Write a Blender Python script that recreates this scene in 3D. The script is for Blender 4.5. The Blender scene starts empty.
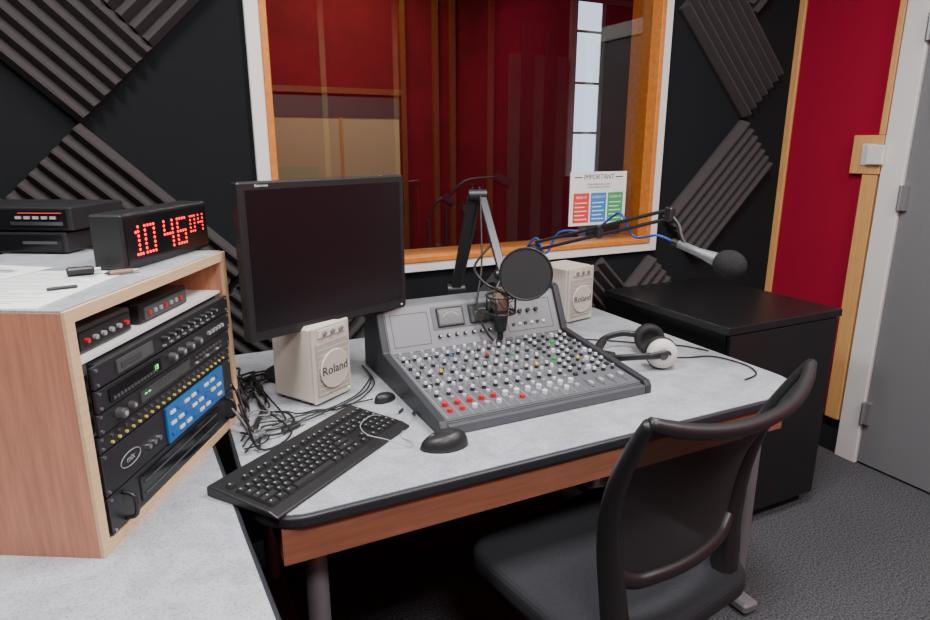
import bpy, math, random
from mathutils import Vector, Matrix, Euler
random.seed(7)
D=bpy.data
# ------------------------------------------------------------------ materials
def newmat(name):
    m=D.materials.new(name); m.use_nodes=True
    return m,m.node_tree.nodes,m.node_tree.links,m.node_tree.nodes["Principled BSDF"]
def mat(name,col,rough=.5,metal=0,emit=0,noise=0,nscale=40,bump=0,bscale=200,spec=.5,coat=0,alpha=1,stretch=None,col2=None):
    m,N,L,P=newmat(name)
    P.inputs["Base Color"].default_value=(*col,1); P.inputs["Roughness"].default_value=rough
    P.inputs["Metallic"].default_value=metal; P.inputs["Specular IOR Level"].default_value=spec
    P.inputs["Coat Weight"].default_value=coat; P.inputs["Alpha"].default_value=alpha
    if emit: 
        P.inputs["Emission Color"].default_value=(*col,1); P.inputs["Emission Strength"].default_value=emit
    tc=N.new("ShaderNodeTexCoord"); mp=N.new("ShaderNodeMapping"); L.new(tc.outputs["Object"],mp.inputs["Vector"])
    if stretch: mp.inputs["Scale"].default_value=stretch
    if noise or col2:
        n=N.new("ShaderNodeTexNoise"); n.inputs["Scale"].default_value=nscale; n.inputs["Detail"].default_value=6
        n.inputs["Roughness"].default_value=.65
        L.new(mp.outputs[0],n.inputs["Vector"])
        r=N.new("ShaderNodeValToRGB"); r.color_ramp.elements[0].position=.32; r.color_ramp.elements[1].position=.68
        a=[max(0,c*(1-noise)) for c in col]; b=[min(1,c*(1+noise)) for c in col]
        if col2: a=col2; b=col
        r.color_ramp.elements[0].color=(*a,1); r.color_ramp.elements[1].color=(*b,1)
        L.new(n.outputs["Fac"],r.inputs["Fac"]); L.new(r.outputs["Color"],P.inputs["Base Color"])
    if bump:
        n2=N.new("ShaderNodeTexNoise"); n2.inputs["Scale"].default_value=bscale; n2.inputs["Detail"].default_value=4
        L.new(mp.outputs[0],n2.inputs["Vector"])
        bp=N.new("ShaderNodeBump"); bp.inputs["Strength"].default_value=bump; bp.inputs["Distance"].default_value=.004
        L.new(n2.outputs["Fac"],bp.inputs["Height"]); L.new(bp.outputs[0],P.inputs["Normal"])
    return m
M_={}
def mk(k,*a,**kw): M_[k]=mat(k,*a,**kw)
mk("rim_black",(.022,.025,.031),.42)
mk("cherry_wood",(.52,.225,.135),.42,noise=.2,nscale=9,stretch=(9,9,.7))
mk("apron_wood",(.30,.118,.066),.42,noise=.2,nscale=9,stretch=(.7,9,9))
mk("birch_edge",(.70,.48,.28),.5,noise=.12,nscale=10,stretch=(1,1,12))
mk("orange_wood",(.58,.19,.030),.4,noise=.18,nscale=8,stretch=(5,5,5))
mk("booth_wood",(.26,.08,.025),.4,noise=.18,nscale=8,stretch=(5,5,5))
mk("pine_trim",(.64,.34,.12),.45,noise=.12,nscale=8,stretch=(12,12,1))
mk("white_paint",(.72,.70,.68),.5,bump=.05)
mk("wall_paint",(.62,.60,.58),.7,bump=.1)
mk("ceiling_tile",(.8,.8,.8),.9,bump=.3,bscale=80)
mk("black_fabric",(.009,.010,.012),.95,bump=.35,bscale=700,spec=.2)
mk("foam_grey",(.055,.048,.048),.95,bump=.4,bscale=500,spec=.15)
mk("red_fabric",(.31,.007,.030),.95,noise=.10,nscale=260,bump=.5,bscale=600,spec=.15)
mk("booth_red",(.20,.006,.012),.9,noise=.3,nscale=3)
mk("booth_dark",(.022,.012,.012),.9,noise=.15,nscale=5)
mk("booth_green",(.085,.080,.065),.9,noise=.15,nscale=5)
mk("door_grey",(.17,.17,.18),.5,bump=.04)
mk("black_plastic",(.014,.014,.015),.42,bump=.05,bscale=900)
mk("black_gloss",(.008,.008,.009),.16)
mk("screen",(.006,.006,.007),.25)
mk("rubber",(.012,.012,.013),.7)
mk("key_black",(.018,.018,.019),.5)
mk("cabinet_black",(.009,.009,.010),.33,bump=.04,bscale=400)
mk("console_grey",(.13,.135,.145),.42,bump=.05,bscale=900)
mk("console_light",(.20,.205,.22),.45)
mk("console_panel",(.11,.115,.13),.5)
mk("console_cheek",(.028,.030,.036),.5,bump=.05)
mk("console_front",(.075,.08,.09),.5)
mk("knob_white",(.70,.70,.70),.4)
mk("knob_grey",(.34,.35,.37),.4)
mk("knob_dark",(.02,.02,.022),.45)
mk("btn_red",(.6,.015,.02),.35)
mk("btn_green",(.03,.35,.06),.35)
mk("btn_blue",(.03,.12,.45),.35)
mk("btn_yellow",(.75,.6,.05),.35)
mk("meter_face",(.05,.055,.055),.25)
mk("speaker_cream",(.60,.55,.47),.5,bump=.04)
mk("speaker_front",(.52,.475,.405),.6,bump=.1)
mk("grille_tan",(.40,.365,.315),.7,bump=.5,bscale=900)
mk("badge_tan",(.50,.46,.40),.5)
mk("metal",(.55,.55,.56),.3,metal=1)
mk("metal_grey",(.32,.33,.34),.4,metal=.6)
mk("leg_grey",(.22,.22,.23),.45,metal=.4)
mk("steel_dark",(.05,.05,.055),.4,metal=.6)
mk("copper_mesh",(.35,.22,.17),.45,metal=.7,bump=.5,bscale=1200)
mk("foam_black",(.03,.029,.03),.95,bump=1,bscale=350,spec=.1)
mk("pop_fabric",(.022,.022,.023),.9,bump=.3,bscale=1200)
mk("paper",(.80,.80,.79),.7)
mk("paper_ink",(.35,.35,.36),.7)
mk("sign_red",(.75,.04,.03),.6); mk("sign_blue",(.03,.22,.55),.6); mk("sign_green",(.03,.36,.12),.6)
mk("ink",(.03,.03,.03),.7)
mk("led_red",(1,.004,.012),.4,emit=3)
mk("led_green",(.1,.9,.2),.4,emit=1.2)
mk("panel_blue",(.015,.14,.42),.35)
mk("gear_dark",(.018,.018,.021),.38)
mk("gear_mid",(.10,.10,.105),.4,metal=.3)
mk("gear_yellow",(.62,.52,.10),.4)
mk("chair_fabric",(.028,.029,.034),.9,noise=.2,nscale=300,bump=.6,bscale=600,spec=.2)
mk("cream_pad",(.60,.58,.53),.5)
mk("cable_black",(.012,.012,.012),.5); mk("cable_grey",(.16,.16,.16),.5); mk("cable_blue",(.01,.06,.38),.45)
mk("beige_lit",(.62,.49,.31),.8)
mk("light_panel",(1,1,.97),.5,emit=6)
mk("daylight_glass",(.62,.78,.95),.3,emit=2.0)
def carpet():
    m,N,L,P=newmat("carpet"); P.inputs["Roughness"].default_value=1; P.inputs["Specular IOR Level"].default_value=.1
    tc=N.new("ShaderNodeTexCoord"); n=N.new("ShaderNodeTexNoise"); n.inputs["Scale"].default_value=150; n.inputs["Detail"].default_value=5; n.inputs["Roughness"].default_value=.8
    L.new(tc.outputs["Object"],n.inputs["Vector"]); r=N.new("ShaderNodeValToRGB")
    r.color_ramp.elements[0].position=.38; r.color_ramp.elements[0].color=(.020,.021,.024,1)
    r.color_ramp.elements[1].position=.62; r.color_ramp.elements[1].color=(.14,.14,.15,1)
    L.new(n.outputs["Fac"],r.inputs["Fac"]); L.new(r.outputs[0],P.inputs["Base Color"])
    b=N.new("ShaderNodeBump"); b.inputs["Strength"].default_value=.6; b.inputs["Distance"].default_value=.007
    L.new(n.outputs["Fac"],b.inputs["Height"]); L.new(b.outputs[0],P.inputs["Normal"]); M_["carpet"]=m
carpet()
def laminate():
    m,N,L,P=newmat("laminate"); P.inputs["Roughness"].default_value=.38
    tc=N.new("ShaderNodeTexCoord"); n=N.new("ShaderNodeTexNoise"); n.inputs["Scale"].default_value=14; n.inputs["Detail"].default_value=10; n.inputs["Roughness"].default_value=.75; n.inputs["Distortion"].default_value=.6
    L.new(tc.outputs["Object"],n.inputs["Vector"]); r=N.new("ShaderNodeValToRGB")
    r.color_ramp.elements[0].position=.36; r.color_ramp.elements[0].color=(.31,.325,.36,1)
    r.color_ramp.elements[1].position=.60; r.color_ramp.elements[1].color=(.45,.465,.505,1)
    n3=N.new("ShaderNodeTexNoise"); n3.inputs["Scale"].default_value=220; n3.inputs["Detail"].default_value=2
    L.new(tc.outputs["Object"],n3.inputs["Vector"])
    r3=N.new("ShaderNodeValToRGB"); r3.color_ramp.elements[0].position=.36; r3.color_ramp.elements[0].color=(.66,.66,.66,1); r3.color_ramp.elements[1].position=.46; r3.color_ramp.elements[1].color=(1,1,1,1)
    L.new(n3.outputs["Fac"],r3.inputs["Fac"])
    mx=N.new("ShaderNodeMixRGB"); mx.blend_type='MULTIPLY'; mx.inputs[0].default_value=1
    L.new(n.outputs["Fac"],r.inputs["Fac"]); L.new(r.outputs[0],mx.inputs[1]); L.new(r3.outputs[0],mx.inputs[2]); L.new(mx.outputs[0],P.inputs["Base Color"]); M_["laminate"]=m
laminate()
def glass():
    m=D.materials.new("window_glass"); m.use_nodes=True; N=m.node_tree.nodes; L=m.node_tree.links; N.clear()
    o=N.new("ShaderNodeOutputMaterial"); t=N.new("ShaderNodeBsdfTransparent"); g=N.new("ShaderNodeBsdfGlossy"); x=N.new("ShaderNodeMixShader")
    t.inputs[0].default_value=(.74,.74,.74,1); g.inputs["Roughness"].default_value=.008; g.inputs["Color"].default_value=(.95,.95,.95,1)
    lw=N.new("ShaderNodeLayerWeight"); lw.inputs["Blend"].default_value=.5
    pw=N.new("ShaderNodeMath"); pw.operation='POWER'; pw.inputs[1].default_value=4
    ad=N.new("ShaderNodeMath"); ad.operation='MULTIPLY_ADD'; ad.inputs[1].default_value=.9; ad.inputs[2].default_value=.10
    L.new(lw.outputs["Facing"],pw.inputs[0]); L.new(pw.outputs[0],ad.inputs[0])
    L.new(ad.outputs[0],x.inputs[0]); L.new(t.outputs[0],x.inputs[1]); L.new(g.outputs[0],x.inputs[2]); L.new(x.outputs[0],o.inputs[0]); M_["window_glass"]=m
glass()
def meshfab():
    m=D.materials.new("chair_mesh"); m.use_nodes=True; P=m.node_tree.nodes["Principled BSDF"]
    P.inputs["Base Color"].default_value=(.012,.012,.013,1); P.inputs["Roughness"].default_value=.8
    P.inputs["Alpha"].default_value=.88; M_["chair_mesh"]=m
meshfab()
# ------------------------------------------------------------------ builder
def T(x,y,z): return Matrix.Translation((x,y,z))
RXm=Matrix.Rotation(math.pi/2,4,'X')
class B:
    def __init__(s): s.v=[];s.f=[];s.m=[];s.sm=[];s.mats=[];s.M=Matrix.Identity(4)
    def mi(s,k):
        if k not in s.mats: s.mats.append(k)
        return s.mats.index(k)
    def add(s,vs,fs,k,smooth=False,M=None):
        b=len(s.v); X=s.M@M if M is not None else s.M
        s.v+= [X@Vector(p) for p in vs]; i=s.mi(k)
        for f in fs: s.f.append([b+q for q in f]); s.m.append(i); s.sm.append(smooth)
    def box(s,c,d,k,rot=(0,0,0),bev=0,M=None):
        x,y,z=[q/2 for q in d]
        if M is None: M=T(*c)@Euler(rot).to_matrix().to_4x4()
        if bev>0:
            b=min(bev,x*.95,y*.95,z*.95)
            vs=[];
            for sx in(-1,1):
                for sy in(-1,1):
                    for sz in(-1,1):
                        vs+=[(sx*x,sy*(y-b),sz*(z-b)),(sx*(x-b),sy*y,sz*(z-b)),(sx*(x-b),sy*(y-b),sz*z)]
            def I(sx,sy,sz,a): return (((sx+1)//2)*4+((sy+1)//2)*2+(sz+1)//2)*3+a
            fs=[]
            fs+=[[I(q,-1,-1,0),I(q,1,-1,0),I(q,1,1,0),I(q,-1,1,0)] for q in(-1,1)]
            fs+=[[I(-1,q,-1,1),I(1,q,-1,1),I(1,q,1,1),I(-1,q,1,1)] for q in(-1,1)]
            fs+=[[I(-1,-1,q,2),I(1,-1,q,2),I(1,1,q,2),I(-1,1,q,2)] for q in(-1,1)]
            for p in(-1,1):
                for q in(-1,1):
                    fs.append([I(p,q,-1,0),I(p,q,1,0),I(p,q,1,1),I(p,q,-1,1)])
                    fs.append([I(p,-1,q,0),I(p,1,q,0),I(p,1,q,2),I(p,-1,q,2)])
                    fs.append([I(-1,p,q,1),I(1,p,q,1),I(1,p,q,2),I(-1,p,q,2)])
                    for r in(-1,1): fs.append([I(p,q,r,0),I(p,q,r,1),I(p,q,r,2)])
            s.add(vs,fs,k,False,M); return
        vs=[(a*x,b*y,c2*z) for a in(-1,1) for b in(-1,1) for c2 in(-1,1)]
        s.add(vs,[[0,1,3,2],[4,6,7,5],[0,4,5,1],[2,3,7,6],[0,2,6,4],[1,5,7,3]],k,False,M)
    def b2(s,lo,hi,k,bev=0):
        s.box([(a+b)/2 for a,b in zip(lo,hi)],[abs(b-a) for a,b in zip(lo,hi)],k,bev=bev)
    def bar(s,p1,p2,w,t,k,bev=.002,side=(1,0,0)):
        p1=Vector(p1);p2=Vector(p2);z=(p2-p1).normalized();x=Vector(side);x=(x-z*x.dot(z)).normalized();y=z.cross(x)
        R=Matrix((x,y,z)).transposed().to_4x4(); c=(p1+p2)/2
        s.box(c,(w,t,(p2-p1).length),k,bev=bev,M=T(*c)@R)
    def lathe(s,prof,p1,p2,k,n=20,smooth=True):
        p1=Vector(p1);p2=Vector(p2);d=(p2-p1).normalized()
        M=T(*p1)@d.to_track_quat('Z','Y').to_matrix().to_4x4()
        vs=[];fs=[]
        for (r,z) in prof:
            for i in range(n):
                a=2*math.pi*i/n; vs.append((r*math.cos(a),r*math.sin(a),z))
        for j in range(len(prof)-1):
            for i in range(n):
                i2=(i+1)%n; fs.append([j*n+i,j*n+i2,(j+1)*n+i2,(j+1)*n+i])
        s.add(vs,fs,k,smooth,M)
        if prof[0][0]>1e-5: s.add(vs[:n],[list(range(n))[::-1]],k,False,M)
        if prof[-1][0]>1e-5: s.add(vs[-n:],[list(range(n))],k,False,M)
    def cyl(s,p1,p2,r,k,r2=None,n=16):
        h=(Vector(p2)-Vector(p1)).length
        s.lathe([(r,0),(r if r2 is None else r2,h)],p1,p2,k,n)
    def sphere(s,c,r,k,sc=(1,1,1),n=20,rot=(0,0,0)):
        vs=[];fs=[];m=n//2
        for j in range(m+1):
            t=math.pi*j/m
            for i in range(n):
                a=2*math.pi*i/n; vs.append((r*math.sin(t)*math.cos(a)*sc[0],r*math.sin(t)*math.sin(a)*sc[1],r*math.cos(t)*sc[2]))
        for j in range(m):
            for i in range(n):
                i2=(i+1)%n; fs.append([j*n+i,(j+1)*n+i,(j+1)*n+i2,j*n+i2])
        s.add(vs,fs,k,True,T(*c)@Euler(rot).to_matrix().to_4x4())
    def tube(s,pts,r,k,n=8,sub=8,closed=False,flat=None):
        P=[Vector(p) for p in pts]; Q=[]
        m=len(P)
        rr=r if isinstance(r,(list,tuple)) else [r]*m
        RR=[]
        rng=range(m) if closed else range(m-1)
        for i in rng:
            if closed: a,b,c,d=[P[(i+q)%m] for q in(-1,0,1,2)]
            else: a,b,c,d=P[max(i-1,0)],P[i],P[i+1],P[min(i+2,m-1)]
            for j in range(sub):
                t=j/sub
                Q.append(.5*((2*b)+(-a+c)*t+(2*a-5*b+4*c-d)*t*t+(-a+3*b-3*c+d)*t**3)); RR.append(rr[i]*(1-t)+rr[(i+1)%m]*t)
        if not closed: Q.append(P[-1]); RR.append(rr[-1])
        L=len(Q); vs=[];fs=[];up=Vector((0,0,1)) if flat is None else Vector(flat[0]).normalized()
        for i in range(L):
            if closed: t=(Q[(i+1)%L]-Q[i-1])
            else: t=Q[min(i+1,L-1)]-Q[max(i-1,0)]
            t.normalize()
            x=up.cross(t)
            if x.length<.05: x=Vector((1,0,0)).cross(t)
            x.normalize(); y=t.cross(x)
            if flat is None: up=y
            for j in range(n):
                a=2*math.pi*j/n+ (math.pi/n)
                fx=1 if flat is None else flat[1]
                vs.append(Q[i]+x*(math.cos(a)*RR[i]*fx)+y*(math.sin(a)*RR[i]))
        for i in range(L if closed else L-1):
            i2=(i+1)%L
            for j in range(n):
                j2=(j+1)%n; fs.append([i*n+j,i*n+j2,i2*n+j2,i2*n+j])
        if not closed: fs.append(list(range(n))[::-1]); fs.append([ (L-1)*n+j for j in range(n)])
        s.add(vs,fs,k,n>5)
    def prism(s,poly,a,b,k,axis='z',M=None):
        n=len(poly)
        def mp(p,h):
            if axis=='z': return (p[0],p[1],h)
            if axis=='x': return (h,p[0],p[1])
            return (p[0],h,p[1])
        vs=[mp(p,a) for p in poly]+[mp(p,b) for p in poly]
        fs=[list(range(n))[::-1],[n+i for i in range(n)]]+[[i,(i+1)%n,n+(i+1)%n,n+i] for i in range(n)]
        s.add(vs,fs,k,False,M)
    def text(s,txt,size,M,k,ext=.0006,align='CENTER'):
        c=D.curves.new("t",'FONT'); c.body=txt; c.size=size; c.extrude=ext; c.align_x=align; c.align_y='CENTER'; c.resolution_u=3
        o=D.objects.new("t",c); bpy.context.scene.collection.objects.link(o)
        bpy.context.view_layer.update()
        me=o.evaluated_get(bpy.context.evaluated_depsgraph_get()).to_mesh()
        vs=[v.co.copy() for v in me.vertices]; fs=[list(p.vertices) for p in me.polygons]
        D.objects.remove(o); s.add(vs,fs,k,False,M)
    def obj(s,name,loc=(0,0,0),rz=0,bevel=0,parent=None,seg=2,rot=None):
        me=D.meshes.new(name); me.from_pydata([tuple(v) for v in s.v],[],s.f)
        for k in s.mats: me.materials.append(M_[k])
        for i,p in enumerate(me.polygons): p.material_index=s.m[i]; p.use_smooth=s.sm[i]
        import bmesh
        bm=bmesh.new(); bm.from_mesh(me); bmesh.ops.recalc_face_normals(bm,faces=bm.faces); bm.to_mesh(me); bm.free()
        o=D.objects.new(name,me); bpy.context.scene.collection.objects.link(o)
        o.location=loc; o.rotation_euler=(0,0,rz) if rot is None else rot
        if bevel:
            md=o.modifiers.new("bev",'BEVEL'); md.width=bevel; md.segments=seg; md.limit_method='ANGLE'; md.angle_limit=math.radians(40)
        if parent: o.parent=parent
        return o
def empty(name,loc=(0,0,0),rz=0,sc=1):
    e=D.objects.new(name,None); bpy.context.scene.collection.objects.link(e); e.location=loc; e.rotation_euler=(0,0,rz); e.empty_display_size=.1; e.scale=(sc,sc,sc); return e
def rrect(x0,y0,x1,y1,r,n=8):
    P=[]
    for (cx,cy,a0,q) in((x0,y0,180,r[0]),(x1,y0,270,r[1]),(x1,y1,0,r[2]),(x0,y1,90,r[3])):
        ox=cx+q*(1 if cx==x0 else -1); oy=cy+q*(1 if cy==y0 else -1)
        if q<=1e-6: P.append((cx,cy)); continue
        for i in range(n+1):
            a=math.radians(a0+90*i/n); P.append((ox+q*math.cos(a),oy+q*math.sin(a)))
    return P
WY=2.15; RX=2.80; LX=-1.3; FY=-1.7; CH=2.75
# ------------------------------------------------------------------ room shell
b=B(); b.b2((LX-.1,FY-.1,-.05),(4.6,5.0,0),"carpet"); b.obj("floor")
b=B(); b.b2((LX-.1,FY-.1,CH),(RX+.1,WY,CH+.08),"ceiling_tile"); b.obj("ceiling")
W0,W1,Z0,Z1=.35,1.95,.992,2.45
b=B()
b.b2((LX-.1,WY,0),(W0,WY+.16,CH),"black_fabric"); b.b2((W1,WY,0),(RX+.1,WY+.16,CH),"black_fabric")
b.b2((W0,WY,0),(W1,WY+.16,Z0),"black_fabric"); b.b2((W0,WY,Z1),(W1,WY+.16,CH),"black_fabric"); b.obj("wall_back")
b=B(); b.b2((RX,FY-.1,0),(RX+.12,WY,CH),"red_fabric"); b.obj("wall_right")
b=B(); b.b2((LX-.12,FY-.1,0),(LX,WY,CH),"black_fabric"); b.obj("wall_left")
b=B(); b.b2((LX,FY-.12,0),(RX,FY,CH),"red_fabric"); b.obj("wall_front")
b=B()
for x in(-.6,.1,.8,1.5,2.2): b.b2((x,FY,0),(x+.05,FY+.02,CH),"pine_trim")
b.obj("trim_3")
def frame(b,x0,x1,z0,z1,w,y0,y1,k,bw=None):
    bw=bw or w
    b.b2((x0,y0,z0),(x0+w,y1,z1),k,.002); b.b2((x1-w,y0,z0),(x1,y1,z1),k,.002)
    b.b2((x0+w,y0,z0),(x1-w,y1,z0+bw),k,.002); b.b2((x0+w,y0,z1-w),(x1-w,y1,z1),k,.002)
e=empty("window_1",(0,0,0))
b=B(); frame(b,W0-.042,W1+.042,Z0-.036,Z1+.042,.044,WY-.02,WY,"white_paint",.038); b.obj("outer_frame",parent=e)
b=B(); frame(b,W0,W1,Z0,Z1,.022,WY-.026,WY+.16,"orange_wood",.020); b.obj("inner_frame",parent=e)
b=B(); yy=WY+.033; b.add([(W0+.021,yy,Z0+.019),(W1-.021,yy,Z0+.019),(W1-.021,yy,Z1-.021),(W0+.021,yy,Z1-.021)],[[0,1,2,3]],"window_glass"); b.obj("pane",parent=e)
# booth beyond window
BY=4.6
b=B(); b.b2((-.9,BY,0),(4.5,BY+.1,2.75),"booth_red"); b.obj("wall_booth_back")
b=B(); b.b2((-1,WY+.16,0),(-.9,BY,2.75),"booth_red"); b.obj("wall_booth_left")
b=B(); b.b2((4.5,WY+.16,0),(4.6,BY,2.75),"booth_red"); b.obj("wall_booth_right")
b=B(); b.b2((-1,WY+.16,2.75),(4.6,BY+.1,2.83),"booth_dark"); b.obj("ceiling_booth")
b=B()
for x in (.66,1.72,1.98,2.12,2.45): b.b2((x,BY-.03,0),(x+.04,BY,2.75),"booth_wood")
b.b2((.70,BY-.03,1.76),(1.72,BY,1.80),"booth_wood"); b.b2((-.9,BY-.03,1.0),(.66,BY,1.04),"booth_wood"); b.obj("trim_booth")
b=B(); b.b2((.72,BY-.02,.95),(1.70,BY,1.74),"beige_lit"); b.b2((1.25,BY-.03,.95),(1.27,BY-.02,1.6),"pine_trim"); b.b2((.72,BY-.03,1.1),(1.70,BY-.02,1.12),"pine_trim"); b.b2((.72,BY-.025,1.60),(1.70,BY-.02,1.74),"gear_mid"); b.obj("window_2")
b=B(); b.b2((3.20,BY-.03,1.15),(3.26,BY,2.75),"white_paint"); b.b2((3.50,BY-.03,1.15),(3.54,BY,2.75),"white_paint")
b.b2((3.26,BY-.02,1.15),(3.50,BY,2.75),"daylight_glass")
for z in(1.5,1.9,2.3): b.b2((3.26,BY-.03,z),(3.50,BY-.02,z+.02),"white_paint")
b.obj("window_3")
b=B()
for i in range(5):
    b.b2((2.62+i*.11,BY-.05-.01*(i%2),.4),(2.72+i*.11,BY-.031,2.3 if i%2 else 2.1),"booth_dark" if i%2 else "booth_green")
b.obj("acoustic_curtain")
b=B(); b.b2((-.9,3.3,2.25),(4.5,3.42,2.75),"booth_dark"); b.obj("bulkhead_beam")
b=B(); b.cyl((1.45,3.2,0),(1.45,3.2,1.15),.012,"steel_dark"); b.tube([(1.45,3.2,1.12),(1.55,3.15,1.22),(1.7,3.1,1.24)],.009,"steel_dark"); b.cyl((1.7,3.1,1.24),(1.78,3.07,1.2),.025,"foam_black"); b.cyl((1.45,3.2,0),(1.45,3.2,.02),.12,"steel_dark"); b.obj("microphone_stand")
b=B(); b.cyl((1.22,2.9,0),(1.22,2.9,1.05),.012,"steel_dark"); b.tube([(1.22,2.9,1.0),(1.24,2.88,1.12),(1.28,2.86,1.16)],.008,"steel_dark"); b.cyl((1.28,2.86,1.16),(1.33,2.84,1.13),.02,"foam_black"); b.cyl((1.22,2.9,0),(1.22,2.9,.02),.12,"steel_dark"); b.obj("microphone_stand")
# ------------------------------------------------------------------ foam tiles
def tile(cx,cz,ang,side=.297,nr=7):
    b=B(); h0=.016; h1=.05; prof=[]
    for i in range(nr):
        u=-side/2+side*i/nr; w=side/nr
        prof+=[(u,h0),(u+w*.42,h1),(u+w*.58,h1)]
    prof.append((side/2,h0))
    poly=prof+[(side/2,0),(-side/2,0)]
    n=len(poly)
    vs=[(p[0],-p[1],-side/2) for p in poly]+[(p[0],-p[1],side/2) for p in poly]
    fs=[[i,(i+1)%n,n+(i+1)%n,n+i] for i in range(n)]
    for o in(0,n):
        for i in range(nr):
            j=3*i; fs.append([o+j,o+j+1,o+j+2,o+j+3])
        fs.append([o+0,o+3*nr,o+n-2,o+n-1])
    b.add(vs,fs,"foam_grey")
    o=b.obj("acoustic_foam_tile",(cx,WY-.001,cz)); o.rotation_euler=(0,ang,0); return o
q=math.radians(45)
for (x,z,a) in [(-.16,1.68,-q),(.05,1.89,q),(-.16,1.26,-q),(.05,1.05,-q),(-.37,1.89,-q),(-.16,2.10,-q),(-.58,2.10,-q),
                (-.58,1.26,-q),(-.37,1.05,-q),(.24,.78,-q),(.5,.735,q),
                (2.24,1.95,-q),(2.45,1.74,-q),(2.45,1.31,q),(2.24,1.10,q),(2.24,2.37,q),(2.45,2.16,q),(1.96,.725,q),(1.70,.735,-q),(1.45,.735,q),(1.20,.735,-q)]:
    tile(x,z,a)
# ------------------------------------------------------------------ right wall
b=B(); b.b2((RX-.03,1.70,.17),(RX-.0005,WY-.001,2.70),"red_fabric"); b.obj("red_fabric_panel")
b=B(); b.b2((RX-.045,WY-.035,.0),(RX-.0301,WY-.002,CH),"pine_trim",.002); b.obj("trim_1")
b=B(); b.b2((RX-.05,1.67,.17),(RX-.0301,1.735,1.289),"pine_trim",.002); b.b2((RX-.05,1.665,1.451),(RX-.0301,1.69,CH-.002),"pine_trim",.002); b.obj("trim_2")
b=B(); b.b2((RX-.055,1.663,1.29),(RX-.0301,1.79,1.45),"pine_trim",.002)
b.b2((RX-.06,1.685,1.325),(RX-.055,1.745,1.415),"cream_pad",.002); b.b2((RX-.075,1.645,1.33),(RX-.058,1.715,1.41),"white_paint",.003); b.obj("door_closer_block")
b=B(); b.b2((RX-.03,1.661,0),(RX-.0005,WY-.001,.11),"rubber"); b.b2((RX-.02,1.661,.11),(RX-.001,WY-.001,.169),"black_fabric"); b.obj("baseboard_right")
b=B(); b.b2((RX-.05,1.565,0),(RX,1.66,2.15),"white_paint",.003); b.b2((RX-.05,.62,0),(RX,.715,2.15),"white_paint",.003); b.b2((RX-.05,.715,2.06),(RX,1.565,2.15),"white_paint",.003); b.obj("door_frame")
e=empty("door_1")
b=B(); b.b2((RX-.035,.72,.01),(RX-.001,1.56,2.055),"door_grey",.002); b.obj("leaf",parent=e)
b=B()
for z in(.25,1.2,1.85):
    b.cyl((RX-.058,1.560,z-.05),(RX-.058,1.560,z+.05),.008,"metal_grey"); b.b2((RX-.0545,1.535,z-.05),(RX-.0355,1.563,z+.05),"metal_grey")
b.obj("hinges",parent=e)
b=B(); b.cyl((RX-.035,.82,1.0),(RX-.09,.82,1.0),.012,"metal"); b.cyl((RX-.09,.82,1.0),(RX-.09,.94,1.0),.011,"metal"); b.cyl((RX-.04,.82,1.0),(RX-.034,.82,1.0),.028,"metal"); b.obj("handle",parent=e)
# ------------------------------------------------------------------ desks
DZ=.75
e=empty("desk")
b=B(); b.prism(rrect(.098,1.05,1.62,2.08,(.10,.13,.02,.02)),DZ-.027,DZ-.002,"rim_black"); b.obj("edge_band",parent=e,bevel=.006,seg=3)
b=B(); b.prism(rrect(.106,1.058,1.612,2.072,(.094,.124,.02,.02)),DZ-.01,DZ,"laminate"); b.obj("top_surface",parent=e)
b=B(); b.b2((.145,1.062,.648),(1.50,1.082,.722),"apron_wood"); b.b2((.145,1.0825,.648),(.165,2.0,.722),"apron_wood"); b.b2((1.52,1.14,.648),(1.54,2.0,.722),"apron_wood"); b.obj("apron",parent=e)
b=B()
for x in(.222,1.52):
    b.cyl((x,1.16,.03),(x,1.16,.722),.024,"leg_grey"); b.cyl((x,1.88,.03),(x,1.88,.722),.024,"leg_grey")
    b.box((x,1.52,.025),(.06,.86,.035),"leg_grey",bev=.008)
b.b2((.29,1.93,.2),(1.48,1.948,.722),"cabinet_black")
b.obj("legs",parent=e)
e=empty("desk.001")
b=B(); b.prism([(-1.22,.25),(.135,.25),(.086,1.04),(.035,2.08),(-1.22,2.08)],DZ-.027,DZ-.002,"rim_black"); b.obj("edge_band",parent=e,bevel=.006,seg=3)
b=B(); b.prism([(-1.21,.258),(.125,.258),(.077,1.04),(.026,2.072),(-1.21,2.072)],DZ-.01,DZ,"laminate"); b.obj("top_surface",parent=e)
b=B()
for x in(-1.1,-.03):
    for y in(.35,1.98): b.cyl((x,y,0),(x,y,.722),.024,"leg_grey")
b.b2((-.06,.4,.25),(-.055,1.95,.722),"cabinet_black")
b.obj("legs",parent=e)
# ------------------------------------------------------------------ storage cabinet
e=empty("storage_cabinet")
b=B(); b.b2((1.70,1.45,.05),(2.265,2.08,.785),"cabinet_black"); b.b2((1.72,1.47,0),(2.245,2.06,.05),"rubber"); b.obj("body",parent=e)
b=B(); b.b2((1.685,1.43,.787),(2.28,2.088,.815),"cabinet_black",.002); b.obj("top",parent=e)
b=B(); b.b2((1.702,1.432,.055),(2.263,1.448,.783),"cabinet_black",.002); b.obj("front_panel",parent=e)
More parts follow.
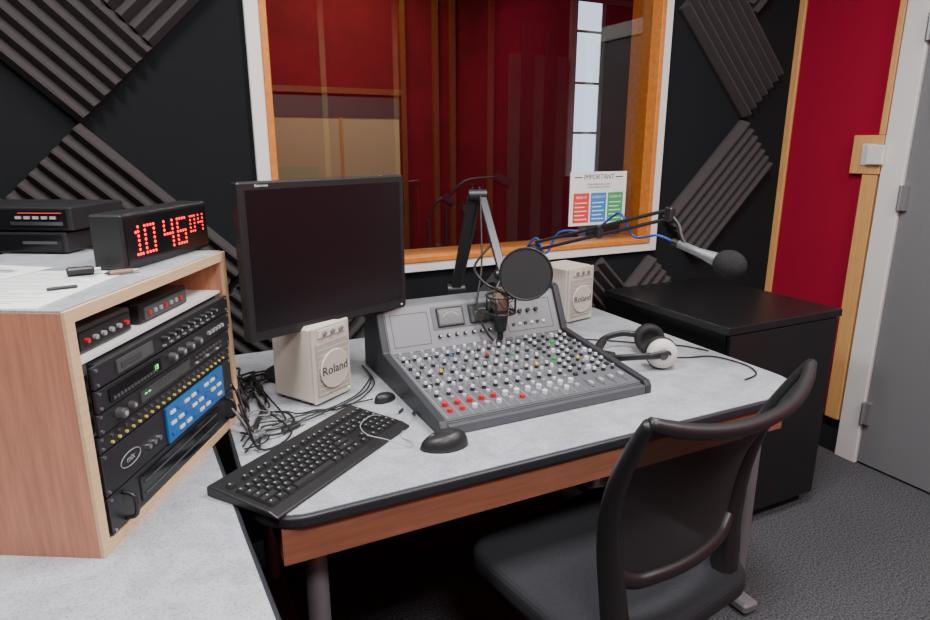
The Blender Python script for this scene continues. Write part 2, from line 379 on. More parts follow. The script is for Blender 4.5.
# ------------------------------------------------------------------ equipment rack
RA=math.radians(60.66); RL=.56; RH=.42
e=empty("equipment_rack",(-.137,1.07,DZ),RA)
b=B(); b.b2((0,.006,0),(.02,.48,RH-.002),"cherry_wood"); b.obj("side_near",parent=e)
b=B(); b.b2((RL-.02,.006,0),(RL,.48,RH-.002),"cherry_wood"); b.obj("side_far",parent=e)
b=B(); b.b2((0,0,0),(.02,.0058,RH),"birch_edge"); b.b2((RL-.02,0,0),(RL,.0058,RH),"birch_edge")
b.b2((.02,0,RH-.02),(RL-.02,.0058,RH),"birch_edge"); b.b2((.02,0,0),(RL-.02,.0058,.02),"birch_edge"); b.obj("edges",parent=e)
b=B(); b.b2((.02,.006,0),(RL-.02,.48,.02),"birch_edge"); b.b2((.02,.006,RH-.02),(RL-.02,.48,RH-.002),"birch_edge"); b.b2((.02,.47,.02),(RL-.02,.48,RH-.02),"rubber"); b.b2((0.002,.008,RH-.0018),(RL-.002,.478,RH+.0015),"laminate"); b.obj("top_and_base",parent=e)
b=B(); b.b2((.021,.012,.325),(RL-.021,.40,.331),"paper"); b.obj("shelf",parent=e)
b=B()
for x in(.024,RL-.046):
    b.b2((x,.012,.021),(x+.022,.018,.322),"gear_mid")
    for i in range(12): b.cyl((x+.011,.012,.035+i*.0245),(x+.011,.008,.035+i*.0245),.0045,"metal",n=8)
b.obj("rack_rails",parent=e)
GX0,GX1=.05,RL-.05
def unit(name,z0,z1,fn,k="gear_dark",y=-.0):
    b=B(); b.b2((GX0-.02,y,z0+.001),(GX1+.02,y+.007,z1-.001),k,.001); b.b2((GX0,y+.007,z0+.002),(GX1,y+.3,z1-.002),"gear_dark")
    for x in(GX0-.012,GX1+.012):
        for zz in(z0+.007,z1-.007): b.cyl((x,y,zz),(x,y-.002,zz),.003,"metal",n=8)
    fn(b,z0,z1,y); return b.obj(name,parent=e)
def knob(b,x,y,z,r,k="knob_dark",h=.012,cap=True):
    b.cyl((x,y,z),(x,y-h,z),r,k,r*.85,12)
    if cap: b.cyl((x,y-h,z),(x,y-h-.001,z),r*.45,"knob_grey",n=8)
def f1(b,z0,z1,y):
    z=(z0+z1)/2
    b.b2((.09,y-.003,z0+.008),(.2,y,z1-.008),"gear_mid"); b.b2((.1,y-.0045,z-.005),(.16,y-.003,z+.005),"meter_face")
    for i in range(9): knob(b,.24+i*.026,y,z+.004,.0055)
    for i in range(9): b.box((.24+i*.026,y-.002,z-.010),(.009,.004,.003),"knob_grey")
def f2(b,z0,z1,y):
    z=(z0+z1)/2; b.b2((.06,y-.003,z-.011),(.22,y,z+.011),"black_gloss"); 
    for i in range(14): b.box((.07+i*.01,y-.004,z-.006),(.006,.002,.005),"gear_mid")
    b.text("18",.014,T(.20,y-.0045,z)@RXm,"led_green",.0003)
    for i in range(4): knob(b,.26+i*.035,y,z,.009,"gear_mid")
    for i in range(5): b.box((.42+i*.016,y-.003,z),(.009,.006,.007),"knob_grey")
def f2b(b,z0,z1,y):
    z=(z0+z1)/2; b.b2((.15,y-.003,z-.010),(.33,y,z+.010),"meter_face")
    for i in range(8): b.box((.36+i*.016,y-.003,z+.004),(.010,.005,.005),"gear_mid"); 
    for i in range(8): b.box((.36+i*.016,y-.003,z-.007),(.010,.005,.004),"knob_grey" if i%3==0 else "gear_mid")
    knob(b,.085,y,z,.010,"gear_mid",.014); knob(b,.12,y,z,.007,"gear_mid",.01)
    for i in range(10): b.box((.165+i*.012,y-.0035,z+.003),(.007,.001,.002),"led_green" if i<2 else "gear_mid")
def f3(b,z0,z1,y):
    for r in(.3,.7):
        for i in range(22): b.cyl((.062+i*.0205,y,z0+(z1-z0)*r),(.062+i*.0205,y-.004,z0+(z1-z0)*r),.0028,"gear_yellow" if (i*3+int(r*10))%3==0 else "gear_mid",n=8)
def f4(b,z0,z1,y):
    b.b2((.225,y-.006,z0+.002),(.475,y,z1-.002),"panel_blue",.001)
    for r in range(3):
        for i in range(8): b.box((.245+i*.029,y-.007,z0+.017+r*.022),(.018,.003,.006),"paper" if (r+i)%3 else "btn_blue")
    b.text("mix",.016,T(.105,y-.0008,z0+.036)@RXm,"knob_grey",.0003)
    pts=[(.105+.030*math.cos(a*math.pi/12),y-.001,z0+.036+.013*math.sin(a*math.pi/12)) for a in range(24)]
    b.tube(pts,.0009,"knob_grey",6,1,True)
    for i in range(3): b.cyl((.16+i*.018,y,z0+.03),(.16+i*.018,y-.006,z0+.03),.005,"metal",n=10)
def f5(b,z0,z1,y):
    b.b2((.12,y-.003,z0+.010),(.44,y,z1-.010),"black_gloss",.002)
    for i in range(2): b.b2((.13,y-.005,z0+.022+i*.022),(.43,y-.003,z0+.024+i*.022),"gear_mid")
    for xx in(.07,.485): b.tube([(xx,y,z0+.01),(xx,y-.02,z0+.018),(xx,y-.02,z1-.018),(xx,y,z1-.01)],.004,"gear_dark",8,4)
unit("power_amplifier",.022,.092,f5); unit("patch_panel_unit",.093,.170,f4); unit("patchbay",.171,.202,f3)
unit("cd_player_unit",.203,.242,f2b,y=-.004); unit("tuner",.243,.282,f2,y=-.008); unit("effects_unit",.283,.322,f1,y=-.008)
b=B()
b.b2((.05,.03,.3315),(.21,.2,.375),"gear_mid",.003); b.b2((.06,.026,.338),(.2,.03,.368),"gear_dark"); 
for i in range(6): b.cyl((.075+i*.022,.026,.353),(.075+i*.022,.02,.353),.0045,"btn_red" if i%5==0 else "knob_grey",n=8)
b.b2((.24,.03,.3315),(.42,.2,.37),"gear_dark",.003); b.b2((.25,.026,.338),(.41,.03,.362),"gear_mid")
for i in range(7): b.box((.265+i*.02,.025,.35),(.009,.004,.008),"knob_grey" if i%3 else "btn_red")
b.obj("small_preamps",parent=e)
RT=DZ+RH+.0015
def rk(x,y): 
    return (-.137+x*math.cos(RA)-y*math.sin(RA), 1.07+x*math.sin(RA)+y*math.cos(RA), RT)
def sheet(w,h,loc,rz,z=.0006):
    b=B(); b.box((0,0,z),(w,h,.001),"paper")
    n=int(h/.012)
    for i in range(2,n-1):
        L_=w*.8*(1-.35*random.random()) if i%5 else w*.35
        b.box((-w*.4+L_/2,h/2-i*.012,z+.0006),(L_,.003,.0003),"paper_ink")
    b.box((w*.2,h*.32,z+.0006),(w*.25,h*.08,.0003),"paper_ink")
    b.obj("paper_sheet",loc,rz)
sheet(.21,.297,rk(.15,.17),RA-math.pi/2+.10)
sheet(.21,.297,rk(.19,.37),RA-math.pi/2-.15,.0022)
CA=math.atan2(.255,.166); CL=.315
e=empty("digital_clock",(-.060,1.366,RT+.002),CA)
b=B(); b.b2((0,0,0),(CL,.068,.108),"black_plastic",.004); b.obj("case",parent=e)
b=B(); b.b2((.008,-.0015,.008),(CL-.008,.0,.100),"black_gloss"); b.obj("lens",parent=e)
SEG={'0':"abcdef",'1':"bc",'4':"fgbc",'6':"afgecd"}
def digit(b,ch,x0,z0,w,h,r,nh=4,nv=4):
    on=SEG[ch]; pts=set()
    def ln(x1,z1,x2,z2,n):
        for i in range(n): pts.add((round(x1+(x2-x1)*i/(n-1),5),round(z1+(z2-z1)*i/(n-1),5)))
    if 'a' in on: ln(0,h,w,h,nh)
    if 'g' in on: ln(0,h/2,w,h/2,nh)
    if 'd' in on: ln(0,0,w,0,nh)
    if 'f' in on: ln(0,h/2,0,h,nv)
    if 'b' in on: ln(w,h/2,w,h,nv)
    if 'e' in on: ln(0,0,0,h/2,nv)
    if 'c' in on: ln(w,0,w,h/2,nv)
    for (x,z) in pts: b.cyl((x0+x,-.0016,z0+z),(x0+x,-.0030,z0+z),r,"led_red",n=8)
b=B()
digit(b,'1',.016,.026,.030,.054,.0030); digit(b,'0',.068,.026,.030,.054,.0030)
digit(b,'4',.134,.026,.030,.054,.0030); digit(b,'6',.184,.026,.030,.054,.0030)
digit(b,'0',.236,.046,.018,.034,.0024,3,3); digit(b,'4',.270,.046,.018,.034,.0024,3,3)
for (x_,z_) in((.038,.026),(.054,.026),(.038,.070)): b.cyl((x_,-.0016,z_),(x_,-.003,z_),.0030,"led_red",n=8)
b.obj("led_digits",parent=e)
e=empty("tape_deck_stack",(-.445,1.80,RT+.0035),RA-math.pi/2+0)
b=B(); b.b2((0,0,0),(.30,.20,.046),"gear_dark",.003); b.b2((.01,-.003,.006),(.29,0,.04),"black_gloss"); b.b2((.2,-.004,.02),(.28,-.003,.026),"gear_mid"); b.obj("lower_deck",parent=e)
b=B(); b.b2((0.0,0,.05),(.32,.20,.102),"gear_dark",.003); b.b2((.012,-.003,.056),(.308,0,.096),"black_gloss")
b.b2((.18,-.005,.062),(.30,-.003,.070),"metal"); b.b2((.05,-.005,.08),(.15,-.003,.09),"gear_mid"); b.text("CD",.012,T(.04,-.004,.066)@RXm,"knob_white",.0003)
b.b2((.20,-.005,.088),(.30,-.003,.090),"sign_red")
for i in range(5): b.box((.20+i*.02,-.005,.079),(.012,.004,.006),"knob_grey")
for x in(.03,.27): b.cyl((x,.03,.046),(x,.03,.05),.012,"rubber"); b.cyl((x,.17,.046),(x,.17,.05),.012,"rubber")
b.obj("upper_deck",parent=e)
b=B(); b.box((0,0,.007),(.045,.02,.014),"black_plastic",bev=.003); b.box((.028,0,.007),(.012,.012,.008),"metal",bev=.001); b.obj("usb_adapter",(-.137,1.362,RT+.003),.1)
b=B(); b.cyl((0,0,.005),(.040,0,.005),.0045,"copper_mesh"); b.cyl((.040,0,.005),(.050,0,.005),.004,"metal"); b.cyl((0,0,.005),(-.010,0,.005),.0045,"knob_dark",.0008); b.obj("pen",(-.088,1.337,RT+.001),.25)
b=B(); b.box((0,0,.003),(.045,.010,.004),"black_plastic",bev=.001); b.obj("pen_cap",(-.155,1.24,RT+.001),.2)
# ------------------------------------------------------------------ monitor
mx0,my0,mx1,my1=.172,1.505,.638,1.69
ML=math.hypot(mx1-mx0,my1-my0); MA=math.atan2(my1-my0,mx1-mx0); MH=.377; MZ=.952
e=empty("computer_monitor",((mx0+mx1)/2,(my0+my1)/2,DZ),MA)
z0=MZ-DZ
b=B(); b.box((0,.018,z0+MH/2),(ML,.032,MH),"black_plastic",bev=.004); b.box((0,.045,z0+MH/2),(ML*.7,.03,MH*.65),"black_plastic",bev=.012); b.obj("housing",parent=e)
b=B(); b.box((0,.0015,z0+MH/2+.004),(ML-.036,.002,MH-.044),"screen"); b.text("flatscreen",.009,T(-ML/2+.06,.0015,z0+MH-.009)@RXm,"knob_white",.0003); b.cyl((ML/2-.02,.002,z0+.009),(ML/2-.02,.0005,z0+.009),.003,"knob_white",n=10); b.obj("screen",parent=e)
b=B(); b.b2((-.03,.06,z0+.10),(.03,.22,z0+.15),"black_plastic",.006); b.b2((-.03,.215,.01),(.03,.245,z0+.15),"black_plastic",.006); b.lathe([(.085,0),(.085,.008),(.08,.014),(.03,.018)],(0,.232,0),(0,.232,1),"black_plastic",32); b.obj("stand",parent=e)
# ------------------------------------------------------------------ speakers
def speaker(loc,rz):
    e=empty("studio_speaker",loc,rz)
    w,dp,h=.138,.155,.214
    b=B(); b.b2((0,.010,.006),(w,dp,h),"speaker_cream",.008); 
    for x in(.02,w-.02): 
        for y in(.03,dp-.02): b.cyl((x,y,0),(x,y,.007),.009,"rubber",n=10)
    b.obj("cabinet",parent=e)
    b=B(); b.b2((0,0,.006),(w,.010,h),"speaker_front",.004)
    b.b2((.010,-.003,.025),(w-.010,.0,h-.045),"grille_tan",.002)
    for i in range(9): b.b2((.014,-.004,.03+i*.015),(w-.014,-.003,.0325+i*.015),"speaker_front")
    b.lathe([(.050,0),(.050,.004),(.047,.005)],(w/2,-.003,.092),(w/2,-1,.092),"badge_tan",28); b.lathe([(.050,.0),(.053,.004),(.050,.0065),(.047,.004)],(w/2,-.003,.092),(w/2,-1,.092),"speaker_cream",28)
    b.box((w/2,-.002,h-.02),(.10,.003,.020),"speaker_cream"); 
    for i in range(3): b.cyl((w/2-.03+i*.03,-.002,h-.02),(w/2-.03+i*.03,-.010,h-.02),.006,"metal_grey",n=12)
    b.cyl((w-.015,0,.02),(w-.015,-.004,.02),.003,"led_green",n=8)
    b.text("Roland",.034,T(w/2,-.0087,.092)@RXm,"ink",.0004)
    b.obj("front_baffle",parent=e)
speaker((.320,1.528,DZ),math.radians(32))
speaker((1.362,1.895,DZ),math.radians(12))
# ------------------------------------------------------------------ mixing console
CW=.59; e=empty("mixing_console",(.560,1.25,DZ),0)
b=B(); prof=[(0,.004),(0,.030),(.385,.070),(.448,.200),(.50,.205),(.54,.12),(.54,.004)]
b.prism(prof,0,CW,"console_grey","x"); b.b2((0,-.006,.006),(CW,0,.026),"console_front"); b.obj("body",parent=e)
ck=[(-.022,0),(-.022,.024),(-.012,.037),(.38,.084),(.44,.212),(.455,.218),(.51,.215),(.555,.12),(.555,0)]
b=B(); b.prism(ck,-.022,-.0005,"console_cheek","x"); b.prism(ck,CW+.0005,CW+.022,"console_cheek","x"); b.b2((0,-.022,0.001),(CW,-.0065,.026),"console_front"); b.obj("side_cheeks",parent=e,bevel=.003)
sl=math.atan2(.04,.385)
MS=T(0,0,.030)@Matrix.Rotation(sl,4,'X')
b=B(); b.M=MS
nc=12; x0=.012; cw=.034
b.b2((.004,.004,.0001),(x0+nc*cw,.38,.0015),"console_panel")
b.b2((x0+nc*cw+.004,.004,.0001),(CW-.004,.38,.0015),"console_panel")
for c in range(nc+1): b.b2((x0+c*cw-.0006,.006,.0015),(x0+c*cw+.0006,.378,.0019),"knob_grey")
for yy in(.165,.262): b.b2((x0,yy,.0015),(x0+nc*cw,yy+.001,.0018),"knob_grey")
b.obj("channel_strips",parent=e)
b=B(); b.M=MS
def kn(x,y,r=.0062,cap="knob_white",base="knob_dark",h=.015):
    b.cyl((x,y,.0015),(x,y,.0015+h*.6),r,base,r*.9,10); b.cyl((x,y,.0015+h*.6),(x,y,.0015+h),r*.85,cap,r*.72,10)
spec={(7,3):"btn_red",(2,5):"btn_yellow",(9,4):"btn_green",(4,2):"btn_blue",(10,7):"btn_yellow"}
for c in range(nc):
    xc=x0+cw*(c+.5)
    for r in range(9):
        y=.365-r*.0268
        cap="knob_white" if (r+c//3)%3 else "knob_grey"
        if r==4: cap="knob_grey"
        cap=spec.get((c,r),cap)
        kn(xc-.005,y,.0060,cap,"knob_dark" if r%2 else "knob_grey")
        if r%3==1: b.box((xc+.010,y-.004,.005),(.006,.006,.007),"knob_white" if c%2 else "knob_dark")
        else: b.b2((xc+.006,y+.002,.0014),(xc+.013,y+.004,.0018),"knob_grey")
    y=.118
    kn(xc,y,.0062,"knob_white"); b.box((xc,.095,.005),(.009,.007,.008),"knob_grey" if c%2 else "knob_white",bev=.001)
    col="btn_red" if c<5 else "knob_white"
    b.cyl((xc,.066,.0015),(xc,.066,.012),.0080,col,.0072,14)
    b.cyl((xc,.036,.0015),(xc,.036,.010),.0075,"btn_red" if c in(0,1,6) else ("knob_grey" if c%2 else "knob_white"),.0065,12)
mx=x0+nc*cw+.010
for r in range(11):
    for c in range(5):
        x=mx+.010+c*.032; y=.363-r*.0268
        t=(r*5+c*3)%7
        if t in(0,3,5): kn(x,y,.0065,"knob_white")
        elif t==1: b.box((x,y,.005),(.013,.010,.009),"knob_dark",bev=.0015)
        elif t==2: b.cyl((x,y,.0015),(x,y,.010),.0075,"btn_green" if r in(2,6) else "knob_white",.0065,12)
        else: kn(x,y,.0055,"btn_yellow" if (r,c) in((4,1),(7,2)) else ("btn_red" if (r,c)==(5,4) else "knob_grey"))
for c in range(4):
    x=mx+.014+c*.038; b.b2((x-.0015,.015,.0014),(x+.0015,.065,.0018),"knob_dark"); b.box((x,.03+c*.006,.007),(.011,.018,.012),"knob_grey",bev=.002)
b.obj("knobs_and_faders",parent=e)
ba=math.atan2(.130,.063); BLn=math.hypot(.063,.13)
b=B(); b.M=T(0,.385,.070)@Matrix.Rotation(ba,4,'X')
b.b2((.006,.006,.0001),(CW-.006,BLn-.004,.002),"console_light")
for (a,c_) in((.02,.135),(.40,.565)):
    for yy in(.022,.118): b.b2((a,yy,.002),(c_,yy+.0015,.0026),"knob_dark")
    for xx in(a,c_): b.b2((xx,.022,.002),(xx+.0015,.1195,.0026),"knob_dark")
b.b2((.15,.060,.002),(.375,.130,.004),"console_panel")
for x in(.165,.272):
    b.b2((x,.066,.004),(x+.088,.124,.010),"knob_dark",.002); b.b2((x+.006,.072,.010),(x+.082,.119,.0108),"meter_face")
    pts=[(x+.044+.03*math.cos(math.radians(a)),.078+.03*math.sin(math.radians(a)),.011) for a in range(35,150,12)]
    b.tube(pts,.0007,"knob_white",5,1); b.tube([(x+.044,.078,.0112),(x+.024,.102,.0112)],.0005,"btn_red",4,1)
for i in range(8): b.cyl((.165+i*.028,.04,.002),(.165+i*.028,.04,.012),.006,"knob_dark",.005,10); b.cyl((.165+i*.028,.04,.012),(.165+i*.028,.04,.013),.003,"knob_white",n=8)
for i in range(6): b.box((.42+i*.022,.045,.004),(.01,.008,.005),"knob_white" if i%2 else "knob_dark")
for i in range(4): b.cyl((.42+i*.03,.085,.002),(.42+i*.03,.085,.012),.007,"knob_dark",.006,12)
b.obj("meter_bridge",parent=e)
# ------------------------------------------------------------------ keyboard
KL,KW=.445,.165; KA=math.radians(36.3)
e=empty("keyboard",(.262,1.262,DZ),KA)
b=B(); pr=[(-KW/2-.012,0),(-KW/2-.012,.006),(-KW/2+.01,.013),(KW/2,.024),(KW/2+.006,.020),(KW/2+.006,0)]
b.prism(pr,-KL/2,KL/2,"black_plastic","x"); b.obj("case",parent=e,bevel=.003)
b=B(); s_=math.atan2(.011,KW-.01); b.M=T(0,-KW/2+.01,.0135)@Matrix.Rotation(s_,4,'X')
p=.0187
def key(x,y,w=.0165,h=.0165):
    bx=w/2;by=h/2;tx=bx-.0022;ty=by-.0022
    vs=[(x-bx,y-by,0),(x+bx,y-by,0),(x+bx,y+by,0),(x-bx,y+by,0),(x-tx,y-ty,.0065),(x+tx,y-ty,.0065),(x+tx,y+ty,.0065),(x-tx,y+ty,.0065)]
    b.add(vs,[[0,3,2,1],[4,5,6,7],[0,1,5,4],[1,2,6,5],[2,3,7,6],[3,0,4,7]],"key_black")
    b.box((x-.002,y+.002,.0067),(.0035,.0035,.0003),"knob_grey")
X0=-KL/2+.012
for r in range(5):
    y=.012+r*p
    if r==0:
        for (a,w) in((0,1.25),(1.25,1.25),(2.5,1.25),(3.75,6.25),(10,1.25),(11.25,1.25),(12.5,1.25),(13.75,1.25)): key(X0+(a+w/2)*p,y,w*p-.0022)
    else:
        off=[0,2.25,1.75,1.5,1][r]; n=[0,10,11,12,13][r]
        key(X0+off*p/2,y,off*p-.0022)
        for i in range(n): key(X0+(off+i+.5)*p,y)
        rest=15-off-n; key(X0+(off+n+rest/2)*p,y,rest*p-.0022)
    if r in(0,): 
        for i in range(3): key(X0+(15.4+i+.5)*p,y)
    if r==1: key(X0+(16.9)*p,y)
    if r in(3,4):
        for i in range(3): key(X0+(15.4+i+.5)*p,y)
    for i in range(4): key(X0+(18.6+i+.5)*p,y)
y=.012+5*p+.010
key(X0+.5*p,y)
for g,a in enumerate((2,6.5,11)):
    for i in range(4): key(X0+(a+i+.5)*p,y,.0165,.013)
for i in range(3): key(X0+(15.4+i+.5)*p,y,.0165,.013)
for i in range(4): key(X0+(18.6+i+.5)*p,y,.0165,.012)
b.obj("keys",parent=e)
# ------------------------------------------------------------------ mice
def mouse(name,loc,rz,s=1):
    b=B(); vs=[];fs=[];n=24;m=8
    for j in range(m+1):
        t=j/m*math.pi/2
        for i in range(n):
            a=2*math.pi*i/n
            x=.056*math.cos(a)*math.cos(t)**.6; y=(.031-.003*math.cos(2*a))*math.sin(a)*math.cos(t)**.6
            z=.036*math.sin(t)*(1-.25*(x/.056))
            vs.append((x*s,y*s,z*s+.001))
    for j in range(m):
        for i in range(n): fs.append([j*n+i,j*n+(i+1)%n,(j+1)*n+(i+1)%n,(j+1)*n+i])
    fs.append(list(range(n))[::-1]); b.add(vs,fs,"black_plastic",True)
    b.cyl((.026*s,-.004*s,.024*s),(.026*s,.004*s,.024*s),.009*s,"gear_mid"); 
    return b.obj(name,loc,rz)
mouse("computer_mouse",(.530,1.188,DZ),math.radians(170))
mouse("computer_mouse",(.497,1.50,DZ),math.radians(20),.60)
# ------------------------------------------------------------------ boom arm with condenser mic + pop filter
e=empty("microphone_boom_arm",(0,0,0))
b=B()
b.cyl((.93,1.98,DZ),(.93,1.98,DZ+.012),.045,"steel_dark",n=24); b.cyl((.93,1.98,DZ),(.93,1.98,.93),.012,"steel_dark")
b.bar((.925,1.97,.90),(.962,1.90,1.255),.034,.016,"black_plastic",.003,side=(1,-.3,0))
b.bar((.985,1.885,1.25),(.955,1.68,1.02),.028,.014,"steel_dark",.003,side=(1,-.3,0))
b.bar((.945,1.965,.93),(.985,1.89,1.25),.008,.010,"steel_dark",.001,side=(1,-.3,0))
b.cyl((.945,1.90,1.25),(1.0,1.88,1.25),.018,"steel_dark"); b.cyl((.90,1.98,.915),(.96,1.965,.915),.018,"steel_dark"); b.cyl((.93,1.685,1.02),(.975,1.675,1.02),.015,"steel_dark")
b.obj("arm",parent=e)
mc=Vector((.915,1.62,.93))
b=B()
b.tube([(.95,1.68,1.02),(.93,1.66,1.0),(.915,1.65,.985)],.006,"steel_dark")
for zz in(.968,.918):
    b.tube([(mc.x+.045*math.cos(a*math.pi/8),mc.y+.045*math.sin(a*math.pi/8),zz) for a in range(16)],.003,"steel_dark",8,2,True)
for a in range(0,16,4): b.tube([(mc.x+.045*math.cos((a+2)*math.pi/8),mc.y+.045*math.sin((a+2)*math.pi/8),.968),(mc.x+.045*math.cos((a+2)*math.pi/8),mc.y+.045*math.sin((a+2)*math.pi/8),.918)],.003,"steel_dark",8,2)
for i in range(8):
    a=i*math.pi/4; a2=a+math.pi/8
    b.tube([(mc.x+.045*math.cos(a),mc.y+.045*math.sin(a),.968),(mc.x+.026*math.cos(a2),mc.y+.026*math.sin(a2),.945),(mc.x+.045*math.cos(a2+.3),mc.y+.045*math.sin(a2+.3),.918)],.0012,"cable_black",5,1)
b.obj("shock_mount",parent=e)
b=B(); b.lathe([(.010,-.075),(.018,-.07),(.022,-.03),(.024,-.01),(.024,-.005)],mc,mc+Vector((0,0,1)),"steel_dark",20); b.lathe([(.024,-.004),(.025,0),(.025,.045),(.018,.062),(0.0,.066)],mc,mc+Vector((0,0,1)),"copper_mesh",20); b.cyl(mc+Vector((0,0,-.075)),mc+Vector((0,0,-.10)),.009,"black_plastic")
b.obj("condenser_microphone",parent=e)
pc=Vector((.955,1.545,1.045)); nd=Vector((-.50,-.86,.10)).normalized()
b=B()
qt=nd.to_track_quat('Z','Y')
ring=[pc+qt@Vector((.076*math.cos(2*math.pi*i/24),.076*math.sin(2*math.pi*i/24),0)) for i in range(24)]
b.tube(ring,.0035,"black_plastic",8,2,True)
b.lathe([(.074,-.001),(.074,.001),(0,.0012)],pc,pc+nd,"pop_fabric",32,False); b.lathe([(0,-.0012),(.074,-.001)],pc,pc+nd,"pop_fabric",32,False)
b.tube([pc+qt@Vector((-.03,-.07,0)),(.90,1.60,.99),(.865,1.63,1.01),(.855,1.68,1.045),(.90,1.73,1.07),(.955,1.76,1.10)],.004,"black_plastic",8,6)
b.obj("pop_filter",parent=e)
b=B(); b.tube([mc+Vector((0,0,-.10)),mc+Vector((-.01,-.01,-.110)),(.87,1.62,.855),(.855,1.66,.93),(.90,1.72,1.04),(.95,1.82,1.16),(.985,1.90,1.272),(.99,1.94,1.15),(.96,2.0,.9),(.95,2.03,.78)],.0032,"cable_black"); 
b.obj("cable",parent=e)
# ------------------------------------------------------------------ second boom arm
e=empty("microphone_boom_arm",(0,0,0))
b=B(); A0=Vector((1.225,1.92,1.055)); A1=Vector((1.45,1.50,1.20)); A2=Vector((1.462,1.43,1.105)); A3=Vector((1.505,1.30,1.068))
b.cyl((1.225,1.96,DZ),(1.225,1.96,DZ+.012),.04,"steel_dark",n=24); b.cyl((1.225,1.96,DZ),(1.225,1.95,1.03),.011,"steel_dark")
b.cyl((1.205,1.93,1.045),(1.25,1.93,1.045),.018,"steel_dark")
for o in(Vector((0,0,.015)),Vector((0,0,-.013))): b.cyl(A0+o,A1+o,.0062,"black_plastic",n=10)
mid=A0.lerp(A1,.5); b.box(mid,(.02,.03,.045),"steel_dark",bev=.004); b.box(A1,(.024,.03,.045),"steel_dark",bev=.004)
b.tube([A1,A1+Vector((.01,-.03,-.03)),A2+Vector((-.005,.02,.03)),A2],.007,"black_plastic"); b.obj("arm",parent=e)
b=B(); dr=(A3-A2).normalized(); b.lathe([(.010,-.03),(.013,-.028),(.013,.04),(.020,.09),(.022,.11)],A2+dr*.0,A3,"metal_grey",16); b.cyl(A2-dr*.03,A2-dr*.05,.011,"black_plastic"); b.sphere(A3+dr*.0,.044,"foam_black",(1,1,1.12),24,rot=dr.to_track_quat('Z','Y').to_euler()); b.obj("vocal_microphone",parent=e)
b=B(); b.tube([A2-dr*.05,A2+Vector((-.05,.08,.03)),(1.40,1.60,1.12),(1.375,1.64,1.19),mid+Vector((.03,-.03,.05)),mid+Vector((0,.03,.0)),A0.lerp(A1,.2)+Vector((0,0,.03)),A0+Vector((.02,-.04,-.02)),A0+Vector((0,0,.03)),(1.20,1.97,1.0),(1.22,2.02,.80)],.004,"cable_blue"); b.obj("cable",parent=e)
# ------------------------------------------------------------------ headphones
e=empty("headphones",(1.325,1.465,DZ),math.radians(62),1.2)
b=B()
b.tube([(-.085,-.035,.04),(-.10,.02,.042),(-.075,.08,.030),(0,.108,.018),(.075,.08,.030),(.10,.02,.042),(.085,-.035,.04)],.009,"black_plastic",8,8,flat=((0,0,1),.55)); 
b.tube([(-.07,.075,.030),(0,.100,.018),(.07,.075,.030)],.014,"rubber",8,8,flat=((0,0,1),.6)); b.obj("headband",parent=e)
b=B()
for s_ in(-1,1):
    c=Vector((s_*.062,-.045,.041))
    b.lathe([(.020,-.026),(.034,-.024),(.038,-.012),(.038,-.004)],c,c+Vector((-s_,0,0)),"cream_pad" if s_<0 else "black_plastic",24)
    if s_<0: b.lathe([(.010,-.029),(.012,-.026)],c,c+Vector((1,0,0)),"gear_mid",20)
    b.lathe([(.036,-.004),(.041,.004),(.039,.016),(.026,.018),(.022,.008),(0,.008)],c,c+Vector((-s_,0,0)),"rubber",24)
    b.tube([c+Vector((s_*.018,-.02,.0)),c+Vector((s_*.034,.0,.012)),(s_*.095,0,.042)],.005,"steel_dark")
b.obj("ear_cups",parent=e)
# ------------------------------------------------------------------ sign on the glass
e=empty("notice_sign",(1.550,WY+.0285,1.080),0)
b=B(); b.b2((0,0,0),(.292,.003,.222),"paper"); b.obj("board",parent=e)
b=B(); b.text("IMPORTANT",.028,T(.146,-.0006,.200)@RXm,"ink",.0002)
b.text("Please follow these rules\nin the studio at all times",.012,T(.146,-.0006,.165)@RXm,"ink",.0002)
for i,(k,t) in enumerate((("sign_red","READ IT"),("sign_blue","CHECK IT"),("sign_green","CLEAN IT"))):
    x=.018+i*.089; b.b2((x,-.001,.012),(x+.080,0,.135),k); b.text(t,.015,T(x+.04,-.0014,.117)@RXm,"paper",.0002)
    for j in range(5): b.b2((x+.008,-.0014,.092-j*.017),(x+.07-(j%2)*.012,-.001,.096-j*.017),"paper")
for x in(.02,.232): b.b2((x,-.0008,.198),(x+.04,0,.202),"ink")
b.obj("print",parent=e)
# ------------------------------------------------------------------ cables
b=B(); z=DZ+.004
def jit(s): return random.uniform(-s,s)
starts=[(.118,1.42),(.118,1.47),(.12,1.54),(.12,1.37),(.13,1.60),(.14,1.66)]
ends=[(.44,1.83),(.24,1.86),(.50,1.85),(.20,1.82),(.46,1.88),(.18,1.92)]
for i in range(12):
    s0=starts[i%6]; e0=ends[(i*5+1)%6]
    pts=[(s0[0]+jit(.012),s0[1]+jit(.02),z+.07+jit(.04)),(s0[0]+.03,s0[1]+jit(.05),z+.006)]
    for k in range(1,6):
        t=k/6; x=s0[0]*(1-t)+e0[0]*t+jit(.045)+.02; y=s0[1]*(1-t)+e0[1]*t+jit(.07)
        x=max(x,.125)
        if x>.215 and y>1.50: x=.20+jit(.02)
        pts.append((x,y,z+.003+abs(jit(.010))))
    pts.append((e0[0],e0[1],z))
    b.tube(pts,random.choice([.002,.0025,.0035]),"cable_black" if i%6 else "cable_grey",6,6)
